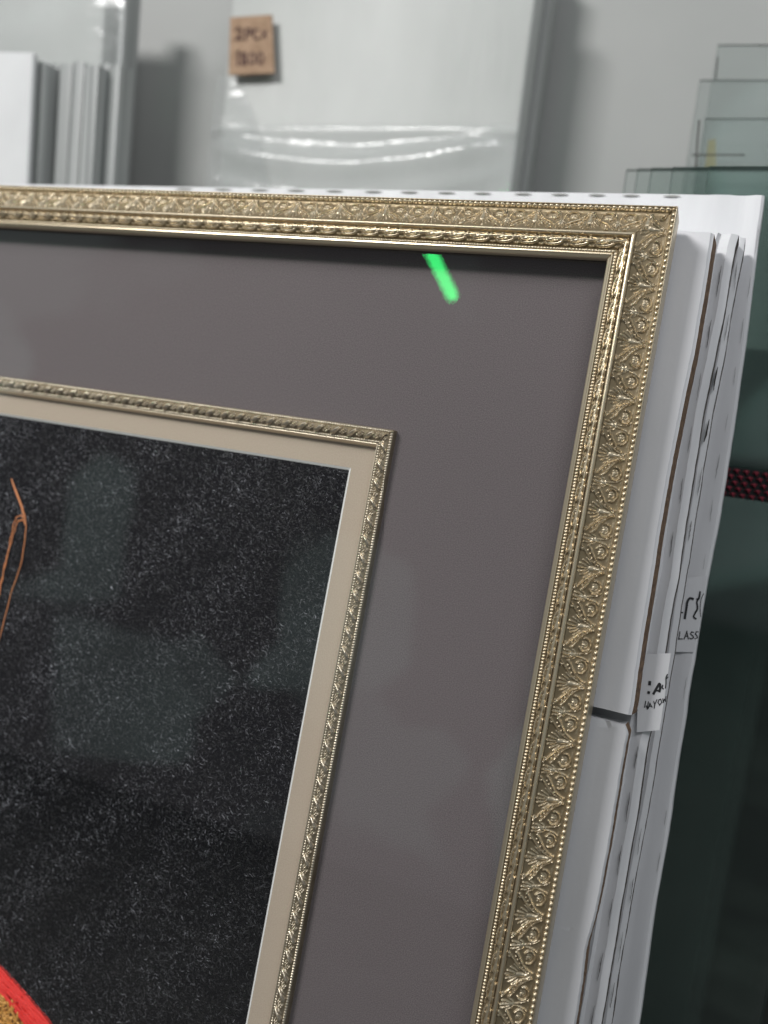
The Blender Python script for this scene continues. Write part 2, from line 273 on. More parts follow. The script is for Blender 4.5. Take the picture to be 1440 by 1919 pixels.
def rail(name, side, off, wid, hei, hf, prof, nv, step, material, parent, back=-.30, fine=1e9):
    """one mitred rail; off = distance of its outer edge inside the frame's outer edge; wid/hei = outer size"""
    v = vsamples(prof, nv); Lr = (wid if side in 'tb' else hei)
    n1 = int(min(fine, Lr) / step); s = np.arange(n1 + 1) * step
    if fine < Lr: s = np.concatenate([s, np.arange(s[-1] + step * 3, Lr, step * 3)])
    s = s[s <= Lr]; s = np.append(s[:-1], Lr) / Lr
    FLIP[0] = side in 'rl'; Sg, Vg = np.meshgrid(s, v, indexing='ij'); U = Vg + Sg * (Lr - 2 * Vg); Hh, rel = hf(U + off, Vg); Hh[0] -= .016; rel[0] *= .3
    # closing rows: outer wall down to the back and rabbet under the lip
    nvv = len(v); vend = v[-1]
    cols = [(-.0, back)]
    U = np.concatenate([U[:, :1], U, U[:, -1:], U[:, -1:]], 1); Vf = np.concatenate([Vg[:, :1], Vg, Vg[:, -1:], Vg[:, -1:] - (.12 if off == 0 else .01)], 1)
    U = np.where(np.arange(U.shape[1])[None, :] == U.shape[1] - 1, Vf + s[:, None] * (Lr - 2 * Vf), U)
    lipz = .315 if off == 0 else .004
    Hh = np.concatenate([np.full((len(s), 1), back), Hh, np.full((len(s), 1), lipz), np.full((len(s), 1), lipz)], 1); rel = np.concatenate([np.full((len(s), 1), .6), rel, np.full((len(s), 2), .5)], 1)
    if side == 't': X, Y = -off - U, off + Vf
    elif side == 'r': X, Y = -off - Vf, off + U
    elif side == 'b': X, Y = -off - U, off + hei - Vf
    else: X, Y = -off - wid + Vf, off + U
    co = np.stack([X * S, -Y * S, Hh * S], -1).reshape(-1, 3); nu, nc = X.shape
    idx = np.arange(nu * nc).reshape(nu, nc); q = np.stack([idx[:-1, :-1], idx[1:, :-1], idx[1:, 1:], idx[:-1, 1:]], -1).reshape(-1, 4)
    if side in 'rb': q = q[:, ::-1]
    q = q[:, ::-1] if side in 'tr' or True else q
    me = bpy.data.meshes.new(name); me.vertices.add(len(co)); me.vertices.foreach_set('co', co.ravel())
    me.loops.add(q.size); me.loops.foreach_set('vertex_index', q.ravel()); me.polygons.add(len(q)); me.polygons.foreach_set('loop_start', np.arange(len(q)) * 4); me.polygons.foreach_set('loop_total', np.full(len(q), 4))
    me.update(calc_edges=True); me.validate(); me.polygons.foreach_set('use_smooth', np.ones(len(me.polygons), bool)); me.set_sharp_from_angle(angle=math.radians(62))
    at_ = me.attributes.new('relief', 'FLOAT', 'POINT'); at_.data.foreach_set('value', rel.ravel().astype(np.float32)); me.materials.append(material)
    o = bpy.data.objects.new(name, me); COL.objects.link(o); o.parent = parent; return o
# ================================================================ SETTING
def struct(o): o['kind'] = 'structure'; return o
WALLY = 0.66
struct(box('wall', (-4, WALLY, -.05), (3.5, WALLY + .1, 3.2), M['wall']))
struct(box('floor', (-4, -3.5, -.06), (3.5, WALLY - .002, 0), M['floor']))
# ================================================================ THE FRAMED PICTURE
FW, FH = 22.0, 27.0
pic = leaning('framed_picture'); thing(pic, 'framed embroidery in an ornate champagne gold frame, leaning on white boxes', 'picture frame')
for side in 'trbl':
    near = side in 'tr'
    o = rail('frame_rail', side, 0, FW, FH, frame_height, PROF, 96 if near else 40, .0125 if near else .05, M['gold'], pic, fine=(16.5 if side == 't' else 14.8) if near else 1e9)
m_, si_, wi_ = 4.377, 4.748, 5.20
fil = empty('inner_fillet'); fil.parent = pic
for side in 'trbl':
    near = side in 'tr'
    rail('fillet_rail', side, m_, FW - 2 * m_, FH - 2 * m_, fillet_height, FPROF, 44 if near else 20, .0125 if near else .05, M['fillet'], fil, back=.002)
def ring(name, o0, o1, z, material, parent, thick=None, slope_to=None):
    """flat mitred ring between offsets o0 (outer) and o1 (inner)"""
    V = []
    for off, zz in ((o0, z), (o1, slope_to if slope_to is not None else z)):
        for (x, y) in ((-off, off), (-FW + off, off), (-FW + off, FH - off), (-off, FH - off)): V.append((x * S, -y * S, zz * S))
    F = [(i, (i + 1) % 4, 4 + (i + 1) % 4, 4 + i) for i in range(4)]
    if thick:
        n = len(V); V += [(a, b, c - thick * S) for a, b, c in V]; F2 = [tuple(n + q for q in f[::-1]) for f in F]
        F2 += [(4 + i, 4 + (i + 1) % 4, n + 4 + (i + 1) % 4, n + 4 + i) for i in range(4)] + [(i, n + i, n + (i + 1) % 4, (i + 1) % 4) for i in range(4)]; F = F + F2
    return link_mesh(name, V, F, material, parent)
ring('outer_mat', .2, 4.60, 0, M['mat_grey'], pic, .03)
im = ring('inner_mat', 4.62, wi_, .0, M['mat_beige'], pic, .02)
ring('bevelled_edge', wi_ + .0005, wi_ + .046, 0.001, M['bevel'], im, None, -.034)
art = link_mesh('embroidery', *boxmesh(((-FW + wi_ - .3) * S, -(FH - wi_ + .3) * S, -.09 * S), ((-wi_ + .3) * S, -(wi_ - .3) * S, -.050 * S)), M['felt'], pic)
gl = link_mesh('glass_pane', [((-FW + .9) * S, -.9 * S, .30 * S), (-.9 * S, -.9 * S, .30 * S), (-.9 * S, -(FH - .9) * S, .30 * S), ((-FW + .9) * S, -(FH - .9) * S, .30 * S)], [(0, 3, 2, 1)], M['glass'], pic)
link_mesh('backing_board', *boxmesh(((-FW + .2) * S, -(FH - .2) * S, -.29 * S), (-.2 * S, -.2 * S, -.12 * S)), M['kraft'], pic)
# felt fibres
N = 150000
x0, x1, y0, y1 = -15.6, -wi_ - .052, wi_ + .052, FH - wi_ - .1
fx = RNG.uniform(x0, x1, N); fy = RNG.uniform(y0, y1, N); ang = RNG.normal(0.55, 0.75, N) + (RNG.random(N) < .35) * RNG.uniform(0, 3.1, N); ln = RNG.gamma(2.0, .021, N) + .018; wd_ = RNG.uniform(.0025, .006, N); bend = RNG.normal(0, .3, N) * ln
tone = np.clip(RNG.gamma(.48, .13, N), .004, .6)
patch = .75 + .28 * (np.sin(fx * 1.3 + 1.7 * np.sin(fy * .9)) * np.sin(fy * 1.1 + 1.3 * np.sin(fx * .7 + 1))) + .25 * np.sin(fx * 3.1 + fy * 2.3); tone = tone * .85 * np.clip(patch * (1.15 - .5 * (fx + 10) / 5), .3, 1.5)
dx, dy = np.cos(ang), np.sin(ang); V = np.zeros((N, 6, 3)); zc = -.046 + RNG.random(N) * .022
for k, (t, wk) in enumerate(((-.5, .35), (0, 1), (.5, .35))):
    px_ = fx + dx * ln * t - dy * bend * (1 - 4 * t * t) * .5; py_ = fy + dy * ln * t + dx * bend * (1 - 4 * t * t) * .5; tw = RNG.normal(0, .4, N)
    for j, sg in enumerate((1, -1)):
        V[:, k * 2 + j, 0] = np.minimum(px_ - dy * wd_ * wk * sg, x1) * S; V[:, k * 2 + j, 1] = -np.maximum(py_ + dx * wd_ * wk * sg, y0) * S; V[:, k * 2 + j, 2] = (zc + .012 * (1 - 4 * t * t) + tw * wd_ * sg * .8) * S
V = V.reshape(-1, 3); b6 = np.arange(N)[:, None] * 6; q = np.concatenate([b6 + np.array([0, 1, 3, 2]), b6 + np.array([2, 3, 5, 4])], 0)
me = bpy.data.meshes.new('felt_fibres'); me.vertices.add(len(V)); me.vertices.foreach_set('co', V.ravel()); me.loops.add(q.size); me.loops.foreach_set('vertex_index', q.ravel()); me.polygons.add(len(q)); me.polygons.foreach_set('loop_start', np.arange(len(q)) * 4); me.polygons.foreach_set('loop_total', np.full(len(q), 4)); me.update(calc_edges=True)
ca = me.attributes.new('tone', 'FLOAT_COLOR', 'POINT'); tn = np.repeat(tone, 6); ca.data.foreach_set('color', np.stack([tn * .95, tn * .96, tn * 1.06, np.ones_like(tn)], -1).ravel().astype(np.float32)); me.materials.append(M['fibre'])
fb = bpy.data.objects.new('felt_fibres', me); COL.objects.link(fb); fb.parent = art; fb['kind'] = 'stuff'
# thread work
def threads(name, paths, r, material, parent, seg=5):
    V = []; F = []
    for P in paths:
        v, f = tube_mesh(P, r, seg); n = len(V); V += v; F += [tuple(n + i for i in g) for g in f]
    return link_mesh(name, V, F, material, parent, True)
def pp(px, py, h=0.0): p = at(px, py, -h); return np.array(L(p[0], p[1], p[2]))
outer = smooth_path([pp(*q) for q in ((-110, 1735), (-50, 1772), (0, 1812), (42, 1857), (69, 1888), (94, 1919), (150, 2005), (200, 2110))], 60)
inner = smooth_path([pp(*q) for q in ((-130, 1790), (-60, 1820), (0, 1860), (24, 1888), (48, 1919), (100, 2010), (140, 2110))], 60)
paths = []
for k in range(150):                         # satin stitches laid along the red band
    f = random.random(); a = random.randint(0, 44); b = a + random.randint(9, 15); w = np.linspace(f, min(1, max(0, f + random.uniform(-.1, .1))), b - a)
    P = [outer[i] * (1 - w[i - a]) + inner[i] * w[i - a] + np.array([0, 0, (.02 + .05 * math.sin(math.pi * f) - .03 * abs((i - a) / (b - a) - .5)) * S]) for i in range(a, b)]; paths.append(P)
threads('red_stitching', paths, .020 * S, M['red'], art)
bandV = []; bandF = []
for i in range(60):
    for f in np.linspace(0, 1, 7): p = outer[i] * (1 - f) + inner[i] * f; bandV.append((p[0], p[1], p[2] + (-.05 + .09 * math.sin(math.pi * f)) * S))
for i in range(59):
    for k in range(6): bandF.append((i * 7 + k, (i + 1) * 7 + k, (i + 1) * 7 + k + 1, i * 7 + k + 1))
link_mesh('red_padding', bandV, bandF, M['red'], art, True)
paths = []
for k in range(170):
    c0 = inner[random.randint(0, 58)]; off = np.array([-random.uniform(.02, .75), -random.uniform(0.0, .5), 0]) * S; r = random.uniform(.05, .16) * S; a0 = random.uniform(0, 6.28); r *= 1.3
    st_ = random.uniform(1.6, 3.6); paths.append([c0 + off + np.array([r * math.cos(a0 + st_ * t), r * .7 * math.sin(a0 + st_ * t) + t * .1 * S, (.0 + .05 * math.sin(3.1 * t)) * S]) for t in np.linspace(0, 1, 12)])
gp = [tuple(inner[i] + np.array([0, 0, -.03 * S])) for i in range(0, 60, 3)]; gq = [tuple(inner[i] + np.array([-.85 * S, -.35 * S, -.03 * S])) for i in range(0, 60, 3)]; k_ = len(gp)
link_mesh('orange_ground', gp + gq, [(i, i + k_, i + 1 + k_, i + 1) for i in range(k_ - 1)], M['gold_thread'], art)
threads('gold_stitching', paths, .026 * S, M['gold_thread'], art)
def thr(P, n=60, wob=.004):
    Q = smooth_path([pp(*q) for q in P], n); return [q_ + np.array([math.sin(i * 1.1) * wob, math.cos(i * 1.3) * wob, .012]) * S for i, q_ in enumerate(Q)]
cuts = [thr([(22, 898), (33, 925), (43, 952), (49, 980), (47, 1012), (39, 1060), (22, 1110), (4, 1180), (-20, 1260)]), thr([(46, 968), (34, 968), (26, 985), (17, 1030), (8, 1070), (0, 1110), (-14, 1170)], 50, .012), thr([(44, 974), (34, 978), (28, 995), (12, 1050), (-4, 1120)], 50, .012), thr([(22, 898), (30, 922), (41, 952), (47, 984)], 20)]
threads('copper_thread', cuts, .0125 * S, M['copper'], art)
# ================================================================ WHITE BOXES BEHIND THE FRAME
def board(name, edge, c, thick, left, bottom=None, prof=None, flare=.02, front=None, side=None, jag=.004, seed=1, top=None, parent=None):
    """flat carton: the right edge follows the listed points, a cross-section profile runs inward"""
    rg = random.Random(seed); P = np.array([at(x, y, c)[:2] for x, y in edge]); n = 140; t = np.concatenate([[0], np.cumsum(np.linalg.norm(np.diff(P, axis=0), axis=1))])
    s = np.linspace(0, t[-1], n); ex = np.interp(s, t, P[:, 0]); ey = np.interp(s, t, P[:, 1]); w = 0
    for i in range(n): w = .6 * w + rg.uniform(-1, 1) * jag * .6; ex[i] += w
    y_top, y_bot = ey[0], ey[-1]; prof = prof or [(0, .0), (.04, -.03), (.3, -.035)]
    cols = [(None, thick), (-flare, thick), (-flare * .3, .04)] + [(d, dz) for d, dz in prof]
    V = []; nc = len(cols) + 1
    ltop = top if top is not None else y_top
    for i in range(n):
        f = (ey[i] - y_top) / (y_bot - y_top)
        yl = ltop + f * (y_bot - ltop)
        for k, (d, dz) in enumerate(cols):
            if d is None: V.append(L(left, yl, c + dz))
            else:
                g = min(1, max(0, d) / max(.01, ex[i] - left)); V.append(L(ex[i] - d, ey[i] + (yl - ey[i]) * g, c + dz))
        V.append(L(left, yl, c + cols[-1][1]))
    F = []; MI = []
    for i in range(n - 1):
        for k in range(nc):
            k2 = (k + 1) % nc; F.append((i * nc + k, i * nc + k2, (i + 1) * nc + k2, (i + 1) * nc + k)); MI.append(1 if k == 1 else 0)
    F.append(tuple(range(nc))); F.append(tuple((n - 1) * nc + k for k in range(nc - 1, -1, -1))); MI += [0, 0]
    o = link_mesh(name, V, F, [front or M['board'], side or M['kraft']], parent, True, 24); o.data.polygons.foreach_set('material_index', MI)
    return o
def lens(name, pts, c, w, material, parent):
    """a thin slot: a closed sliver following the points, its dark colour painted shade"""
    P = np.array([at(x, y, c) for x, y in pts]); n = len(P); V = []; F = []
    for i in range(n):
        r = .36 * w * max(.12, math.sin(math.pi * i / (n - 1))) ** .5 * random.uniform(.6, 1.2); V += [L(P[i, 0] - r, P[i, 1], c), L(P[i, 0] + r, P[i, 1], c)]
    for i in range(n - 1): F.append((2 * i, 2 * i + 1, 2 * i + 3, 2 * i + 2))
    k = len(V); V += [(a, b, z - .03 * S) for a, b, z in V]; F += [tuple(k + q for q in f[::-1]) for f in F]
    return link_mesh(name, V, F, material, parent)
def carton(name, label, *a, group='white cartons stacked behind the frame', **kw):
    t = leaning(name); thing(t, label, 'box', group); o = board('carton_shell', *a, parent=t, **kw); return t
def slits(parent, c, segs, w=.016, material=None):
    for (xa, ya, xb, yb) in segs:
        n = 9; xa, ya, xb, yb = xa + (xa - xb) * .08, ya + (ya - yb) * .08, xb - (xa - xb) * .08, yb - (ya - yb) * .08; pts = [(xa + (xb - xa) * i / (n - 1) + random.uniform(-.5, .5), ya + (yb - ya) * i / (n - 1)) for i in range(n)]
        lens('slit', pts, c, w * random.uniform(.45, 1.15), material or M['slit'], parent)
E1 = [(1337, 437), (1320, 545), (1300, 662), (1277, 770), (1257, 873), (1238, 980), (1222, 1085), (1205, 1190), (1194, 1262), (1187, 1318), (1182, 1340)]
b1 = carton('white_carton', 'upper white carton right behind the frame, brown raw edge running down its side', E1, .55, .55, -2.5, prof=[(0, .03), (.035, -.01), (.10, -.02), (.32, .0), (.62, -.015), (.8, .02), (1.0, .02)], flare=.07, seed=3, top=.0)
slits(b1, .50, [(1272, 430, 1306, 433)], .02)
E5 = [(1172, 1358), (1178, 1374), (1173, 1400), (1153, 1522), (1131, 1649), (1118, 1712), (1098, 1785), (1093, 1834), (1080, 1919), (1060, 2050), (1035, 2200)]
b5 = carton('white_carton', 'lower white carton below the dark gap, its torn brown corner near the frame foot', E5, .60, .45, -2.5, prof=[(0, .02), (.03, -.02), (.25, -.03), (.34, .0), (.55, -.02), (.9, .0)], flare=.02, seed=5, jag=.006)
E2 = [(1386, 440), (1380, 455), (1369, 517), (1359, 583), (1345, 650), (1318, 777), (1306, 858), (1286, 979), (1272, 1080), (1262, 1131), (1253, 1182), (1247, 1225), (1235, 1300), (1213, 1400), (1196, 1522), (1169, 1671), (1150, 1787), (1127, 1919), (1105, 2050), (1080, 2200)]
b2 = carton('white_carton', 'white carton between the brown raw edge and the thin wavy dark seam', E2, 1.25, .5, -2.5, prof=[(0, .03), (.06, .0), (.13, -.03), (.2, .0), (.30, .02), (.36, -.06), (.42, -.02), (.6, .02)], flare=.014, seed=8, jag=.007, front=M['board2'], side=M['seam'])
slits(b2, 1.20, [(1352, 502, 1344, 552), (1333, 603, 1326, 648), (1314, 703, 1307, 747), (1297, 802, 1290, 845), (1280, 900, 1275, 940), (1262, 1000, 1257, 1040)], .016)
slits(b2, 1.18, [(1181, 1488, 1174, 1536), (1165, 1588, 1158, 1636), (1148, 1688, 1141, 1732), (1130, 1790, 1121, 1834), (1114, 1888, 1108, 1925), (1196, 1402, 1190, 1437)], .016)
E3 = [(1398, 446), (1394, 470), (1376, 560), (1361, 650), (1348, 720), (1336, 777), (1318, 880), (1303, 979), (1290, 1060), (1278, 1130), (1262, 1240), (1240, 1370), (1222, 1480), (1200, 1600), (1178, 1720), (1160, 1820), (1146, 1919), (1122, 2060), (1095, 2200)]
b3 = carton('white_carton', 'white carton with dashed slots just right of the thin wavy dark seam', E3, 1.80, .45, -2.5, prof=[(0, .02), (.04, .0), (.10, -.02), (.16, .01), (.22, -.01), (.4, .02)], flare=.012, seed=11, jag=.008, front=M['board'], side=M['seam'])
slits(b3, 1.74, [(1382, 494, 1377, 540), (1367, 592, 1359, 635), (1319, 784, 1329, 828) if 0 else (1345, 690, 1339, 730), (1316, 880, 1309, 925), (1297, 978, 1292, 1010)], .018)
slits(b3, 1.72, [(1202, 1556, 1196, 1598), (1187, 1650, 1182, 1690), (1168, 1750, 1160, 1800), (1152, 1845, 1145, 1885)], .016)
# two torn holes, the shade inside them laid on as dark slivers
for pts in ([(1346, 688), (1343, 700), (1340, 715), (1338, 731)], [(1330, 786), (1327, 800), (1324, 815), (1320, 828)]): lens('torn_hole', pts, 1.70, .045, M['dark'], b3)
E4 = [(1434, 367), (1423, 441), (1412, 533), (1401, 625), (1388, 718), (1365, 873), (1348, 979), (1328, 1080), (1315, 1153), (1304, 1226), (1291, 1299), (1284, 1357), (1276, 1400), (1263, 1489), (1259, 1522), (1245, 1611), (1226, 1712), (1215, 1793), (1198, 1919), (1172, 2060), (1140, 2220)]
tl = at(0, 344, 2.4)
b4 = carton('white_carton', 'tallest white carton at the back, its top edge showing above the whole frame', E4, 2.45, .5, tl[0], prof=[(0, .02), (.05, -.02), (.16, -.02), (.28, .01), (.36, .02), (.5, .02), (.66, -.01), (.9, -.01), (1.1, .01), (1.5, .0)], flare=.02, seed=14, jag=.006, top=tl[1], side=M['board2'], front=M['board'])
slits(b4, 2.40, [(1424, 425, 1417, 470), (1408, 520, 1402, 555), (1394, 600, 1388, 640), (1379, 690, 1376, 720), (1365, 778, 1360, 805), (1349, 855, 1342, 895), (1336, 940, 1332, 975), (1322, 1040, 1319, 1065), (1287, 1272, 1281, 1308), (1250, 1520, 1246, 1545), (1238, 1600, 1232, 1632)], .013)
for i in range(14):                          # slots along its top fold, grey slivers painted as their shade
    xa = 1240 - i * 70 + random.uniform(-4, 4); ya = 365.5 - (1240 - xa) * .0152 + 2; n = 6
    P = [at(xa + 34 * k / (n - 1), ya + .5 * k / (n - 1), 2.42) for k in range(n)]; V = []; F = []
    for k in range(n): r = .020 * math.sin(math.pi * (k + .3) / (n - .4)); V += [L(P[k][0], P[k][1] - r, 2.42), L(P[k][0], P[k][1] + r, 2.42)]
    for k in range(n - 1): F.append((2 * k, 2 * k + 1, 2 * k + 3, 2 * k + 2))
    F = [f[::-1] for f in F]; link_mesh('slit', V, F, M['slot_grey'], b4)
# stickers and writing on the cartons
def quad(name, px, c, material, parent, th=.012):
    V = [L(*at(x, y, c)) for x, y in px]; n = len(V); V += [(a, b, z - th * S) for a, b, z in V]; F = [tuple(range(n)), tuple(range(2 * n - 1, n - 1, -1))] + [(i, n + i, n + (i + 1) % n, (i + 1) % n) for i in range(n)]
    o = link_mesh(name, V, F, material, parent); return o
def ink(name, strokes, c, parent, mt=None):
    V = []; F = []
    for P, w in strokes:
        Q = smooth_path(P, max(4, len(P) * 5)); Q3 = [np.array(L(*at(x, y, c))) for x, y in Q]; n = len(V); sc_ = w / 107 * S
        for i, p in enumerate(Q3):
            t = Q3[min(i + 1, len(Q3) - 1)] - Q3[max(i - 1, 0)]; t = t / (np.linalg.norm(t) + 1e-12); nn = np.array([-t[1], t[0], 0]) * sc_ * .5; V += [p + nn, p - nn]
        for i in range(len(Q3) - 1): a = n + 2 * i; F.append((a, a + 1, a + 3, a + 2))
    return link_mesh(name, V, F, mt or M['ink'], parent)
quad('sticker', [(1271, 1085), (1326, 1078), (1302, 1222), (1256, 1221)], 2.40, M['board'], b4, .003)
ink('writing', [([(1301, 1123), (1294, 1121), (1289, 1128), (1287, 1142), (1284, 1160)], 4.6), ([(1274, 1147), (1281, 1148)], 3), ([(1313, 1108), (1311, 1120), (1307, 1128), (1308, 1140), (1303, 1150), (1301, 1156), (1306, 1160)], 3.4), ([(1306, 1123), (1312, 1121)], 3), ([(1320, 1112), (1315, 1122), (1313, 1138), (1314, 1156)], 1.3)], 2.39, b4)
G = [[(1270, 1186), (1266, 1184), (1263, 1189), (1264, 1195), (1269, 1196), (1270, 1191), (1267, 1191)], [(1275, 1184), (1273, 1197), (1280, 1197)], [(1283, 1197), (1288, 1184), (1291, 1197)], [(1285, 1192), (1290, 1192)], [(1301, 1185), (1297, 1184), (1295, 1188), (1299, 1191), (1301, 1195), (1296, 1197), (1293, 1195)], [(1310, 1184), (1306, 1184), (1304, 1188), (1307, 1191), (1308, 1195), (1303, 1197)]]
V_ = []
ink('printed_word', [([q for q in g_ for _ in (0, 1)], 1.9) for g_ in G], 2.39, b4)
quad('sticker', [(1206, 1226), (1258, 1224), (1237, 1368), (1194, 1372), (1197, 1300)], 1.17, M['board2'], b2, .003)
ink('writing', [([(1219, 1276), (1218, 1284)], 5), ([(1217, 1295), (1216, 1300)], 5), ([(1225, 1301), (1231, 1290), (1237, 1281), (1238, 1290), (1236, 1297)], 4.4), ([(1230, 1294), (1238, 1294)], 3.2), ([(1243, 1283), (1242, 1289), (1245, 1291)], 2.2), ([(1252, 1263), (1249, 1270), (1249, 1280), (1248, 1290)], 2.2), ([(1250, 1272), (1253, 1268)], 2)], 1.16, b2)
Hh_ = [[(1211, 1314), (1209, 1325)], [(1212, 1322), (1214, 1328), (1216, 1315)], [(1216, 1327), (1219, 1318), (1223, 1325)], [(1217, 1323), (1222, 1323)], [(1226, 1314), (1228, 1320), (1232, 1311)], [(1228, 1320), (1227, 1327)], [(1236, 1311), (1234, 1316), (1237, 1321), (1241, 1316), (1239, 1310), (1236, 1311)], [(1243, 1309), (1244, 1316), (1246, 1310), (1248, 1314), (1249, 1305)]]
ink('printed_word', [([q for q in g_ for _ in (0, 1)], 1.7) for g_ in Hh_], 1.16, b2)
quad('sticker', [(1160, 1322), (1178, 1326), (1176, 1331), (1159, 1327)], .50, M['sticker'], b1) if 0 else None
# ================================================================ BACKGROUND BY THE WALL
def upright(name, x0, y0, x1, y1, Y, thick, material, parent=None, zb=0.0, lean=0.0, bevel=0):
    """upright slab whose top edge runs from pixel (x0,y0) to (x1,y1) at depth Y"""
    A = atY(x0, y0, Y); B = atY(x1, y1, Y); dyb = lean * (A[2] - zb)
    V = [(A[0], Y, A[2]), (B[0], Y, B[2]), (B[0] , Y - dyb, zb), (A[0], Y - dyb, zb)]; V += [(x, y + thick, z) for x, y, z in V]
    o = link_mesh(name, V, [(0, 3, 2, 1), (4, 5, 6, 7), (0, 1, 5, 4), (1, 2, 6, 5), (2, 3, 7, 6), (3, 0, 4, 7)], material, parent)
    if bevel:
        b = o.modifiers.new('bevel', 'BEVEL'); b.width = bevel; b.segments = 3; o.data.polygons.foreach_set('use_smooth', [True] * 6)
    return o
# wrapped package with tag and film pouch
pk = empty('wrapped_package', (-.6, .5, 0)); pk.matrix_world = Matrix.Translation((-.6, .5, 0))
def child(o, p): o.parent = p; o.matrix_parent_inverse = p.matrix_world.inverted(); return o
thing(pk, 'tall pale package wrapped in clear plastic against the wall, brown card stuck on it', 'package')
child(upright('wrapped_body', 438, -60, 1012, -60, .515, .05, M['wrap'], zb=0, bevel=.006), pk)
child(upright('rear_sheet', 470, -80, 1044, -80, .575, .05, M['wrap_side'], zb=0, bevel=.003), pk)
# the loose clear pouch on its front: wavy film
def film(name, x0, y0, x1, y1, Y, parent, seed, amp, nx=70, ny=44):
    A = atY(x0, y0, Y); B = atY(x1, y1, Y); V = []; F = []; rg = np.random.default_rng(seed)
    ph = rg.uniform(0, 6.28, 8)
    for j in range(ny):
        for i in range(nx):
            u = i / (nx - 1); v = j / (ny - 1); x = A[0] + (B[0] - A[0]) * u; z = A[2] + (B[2] - A[2]) * v
            sag = 4 * u * (1 - u); vv = v - .16 * sag 
            d = amp * (math.sin(vv * 13 + ph[0]) * .5 + math.sin(vv * 27 + u * 2 + ph[1]) * .22 + math.sin(u * 9 + vv * 5 + ph[2]) * .10 + math.sin(u * 23 - vv * 11 + ph[3]) * .025)
            edge = min(1, 8 * min(u, 1 - u, v + .02)) ; V.append((x, Y - .004 - (.9 * amp + d) * edge - .012 * math.exp(-((v - .05) / .03) ** 2), z))
    for j in range(ny - 1):
        for i in range(nx - 1): a = j * nx + i; F.append((a, a + nx, a + nx + 1, a + 1))
    return link_mesh(name, V, F, M['film'], parent, True)
child(film('plastic_pouch', 402, 236, 940, 520, .505, None, 4, .018), pk)
A = atY(408, 145, .508); B = atY(470, 420, .508)
child(link_mesh('plastic_corner', [(A[0], .506, A[2]), (A[0] + .03, .500, A[2] + .0), (A[0] + .07, .506, A[2] - .05), (B[0] + .05, .504, B[2]), (A[0] - .012, .502, B[2])], [(0, 4, 3, 2, 1)], M['film']), pk)
# brown card with marker writing
tg = empty('price_card', atY(470, 85, .50)); thing(tg, 'small brown cardboard card with marker writing on the wrapped package', 'card')
bpy.context.view_layer.update()
p = [atY(x, y, .497) for x, y in ((431, 33), (508, 28), (513, 137), (428, 141))]; V = [tuple(q) for q in p] + [(q[0], q[1] + .004, q[2]) for q in p]
child(link_mesh('card', V, [(3, 2, 1, 0), (4, 5, 6, 7), (0, 1, 5, 4), (1, 2, 6, 5), (2, 3, 7, 6), (3, 0, 4, 7)], M['tag']), tg)
def ink_up(name, strokes, Y, mt, parent):
    V = []; F = []
    for P, w in strokes:
        Q = smooth_path(P, max(4, len(P) * 5)); n = len(V)
        for i in range(len(Q)):
            t = Q[min(i + 1, len(Q) - 1)] - Q[max(i - 1, 0)]; t = t / (np.linalg.norm(t) + 1e-9); nn = np.array([-t[1], t[0]]) * w / 2
            for sg in (1, -1): q = Q[i] + nn * sg; V.append(tuple(atY(q[0], q[1], Y)))
        for i in range(len(Q) - 1): a = n + 2 * i; F.append((a, a + 1, a + 3, a + 2))
    return child(link_mesh(name, V, F, mt), parent)
d2 = lambda P: [q for q in P for _ in (0, 1)]
ink_up('writing', [(d2([(440, 58), (446, 52), (452, 56), (450, 64), (442, 74), (453, 73)]), 3), (d2([(459, 75), (461, 54), (469, 55), (470, 62), (461, 65)]), 3), ([(484, 56), (476, 56), (474, 64), (477, 73), (486, 71)], 3), (d2([(490, 58), (499, 71)]), 2.5), (d2([(499, 58), (490, 71)]), 2.5),
                   (d2([(443, 100), (446, 97), (445, 122)]), 3.2), ([(457, 99), (452, 103), (460, 111), (452, 118), (457, 121), (462, 116), (454, 108), (461, 102), (457, 99)], 2.8), ([(472, 98), (467, 108), (470, 120), (477, 113), (476, 102), (472, 98)], 2.8), ([(487, 98), (482, 108), (485, 120), (492, 113), (491, 102), (487, 98)], 2.8)], .4955, M['tag_ink'], tg)
# left stacks
st = empty('glass_stack', atY(150, 120, .42)); bpy.context.view_layer.update(); thing(st, 'grey stack of cut glass sheets seen edge on, left of the wall shadow', 'glass stack')
xs = [62, 84, 112, 138, 160, 186, 206, 226]; rg = random.Random(5)
for i in range(7): child(upright('glass_sheet', xs[i], 112 + rg.uniform(-4, 6) + i * 1.5, xs[i + 1] - 1.5, 112 + rg.uniform(-4, 6) + i * 1.5, .36 + .012 * ((i * 3) % 4), .035, M['edge_grey'], bevel=.002), st)
thing(upright('paper_covered_board', -260, 92, 62, 98, .34, .012, M['paper'], bevel=.004), 'white paper covered board at the left edge, beside the grey glass stack', 'board')
bp_ = empty('plastic_wrapped_sheets', atY(100, 0, .5)); bpy.context.view_layer.update(); thing(bp_, 'tall sheets in creased clear plastic standing behind the grey glass stack', 'glass sheets')
child(upright('sheet', -240, -60, 200, -60, .47, .04, M['wrap'], bevel=.004), bp_); child(upright('sheet', 196, -50, 238, -50, .50, .04, M['teal_edge'] if 0 else M['edge_grey'], bevel=.002), bp_)
child(film('plastic_cover', -200, -40, 215, 330, .455, None, 9, .008), bp_)
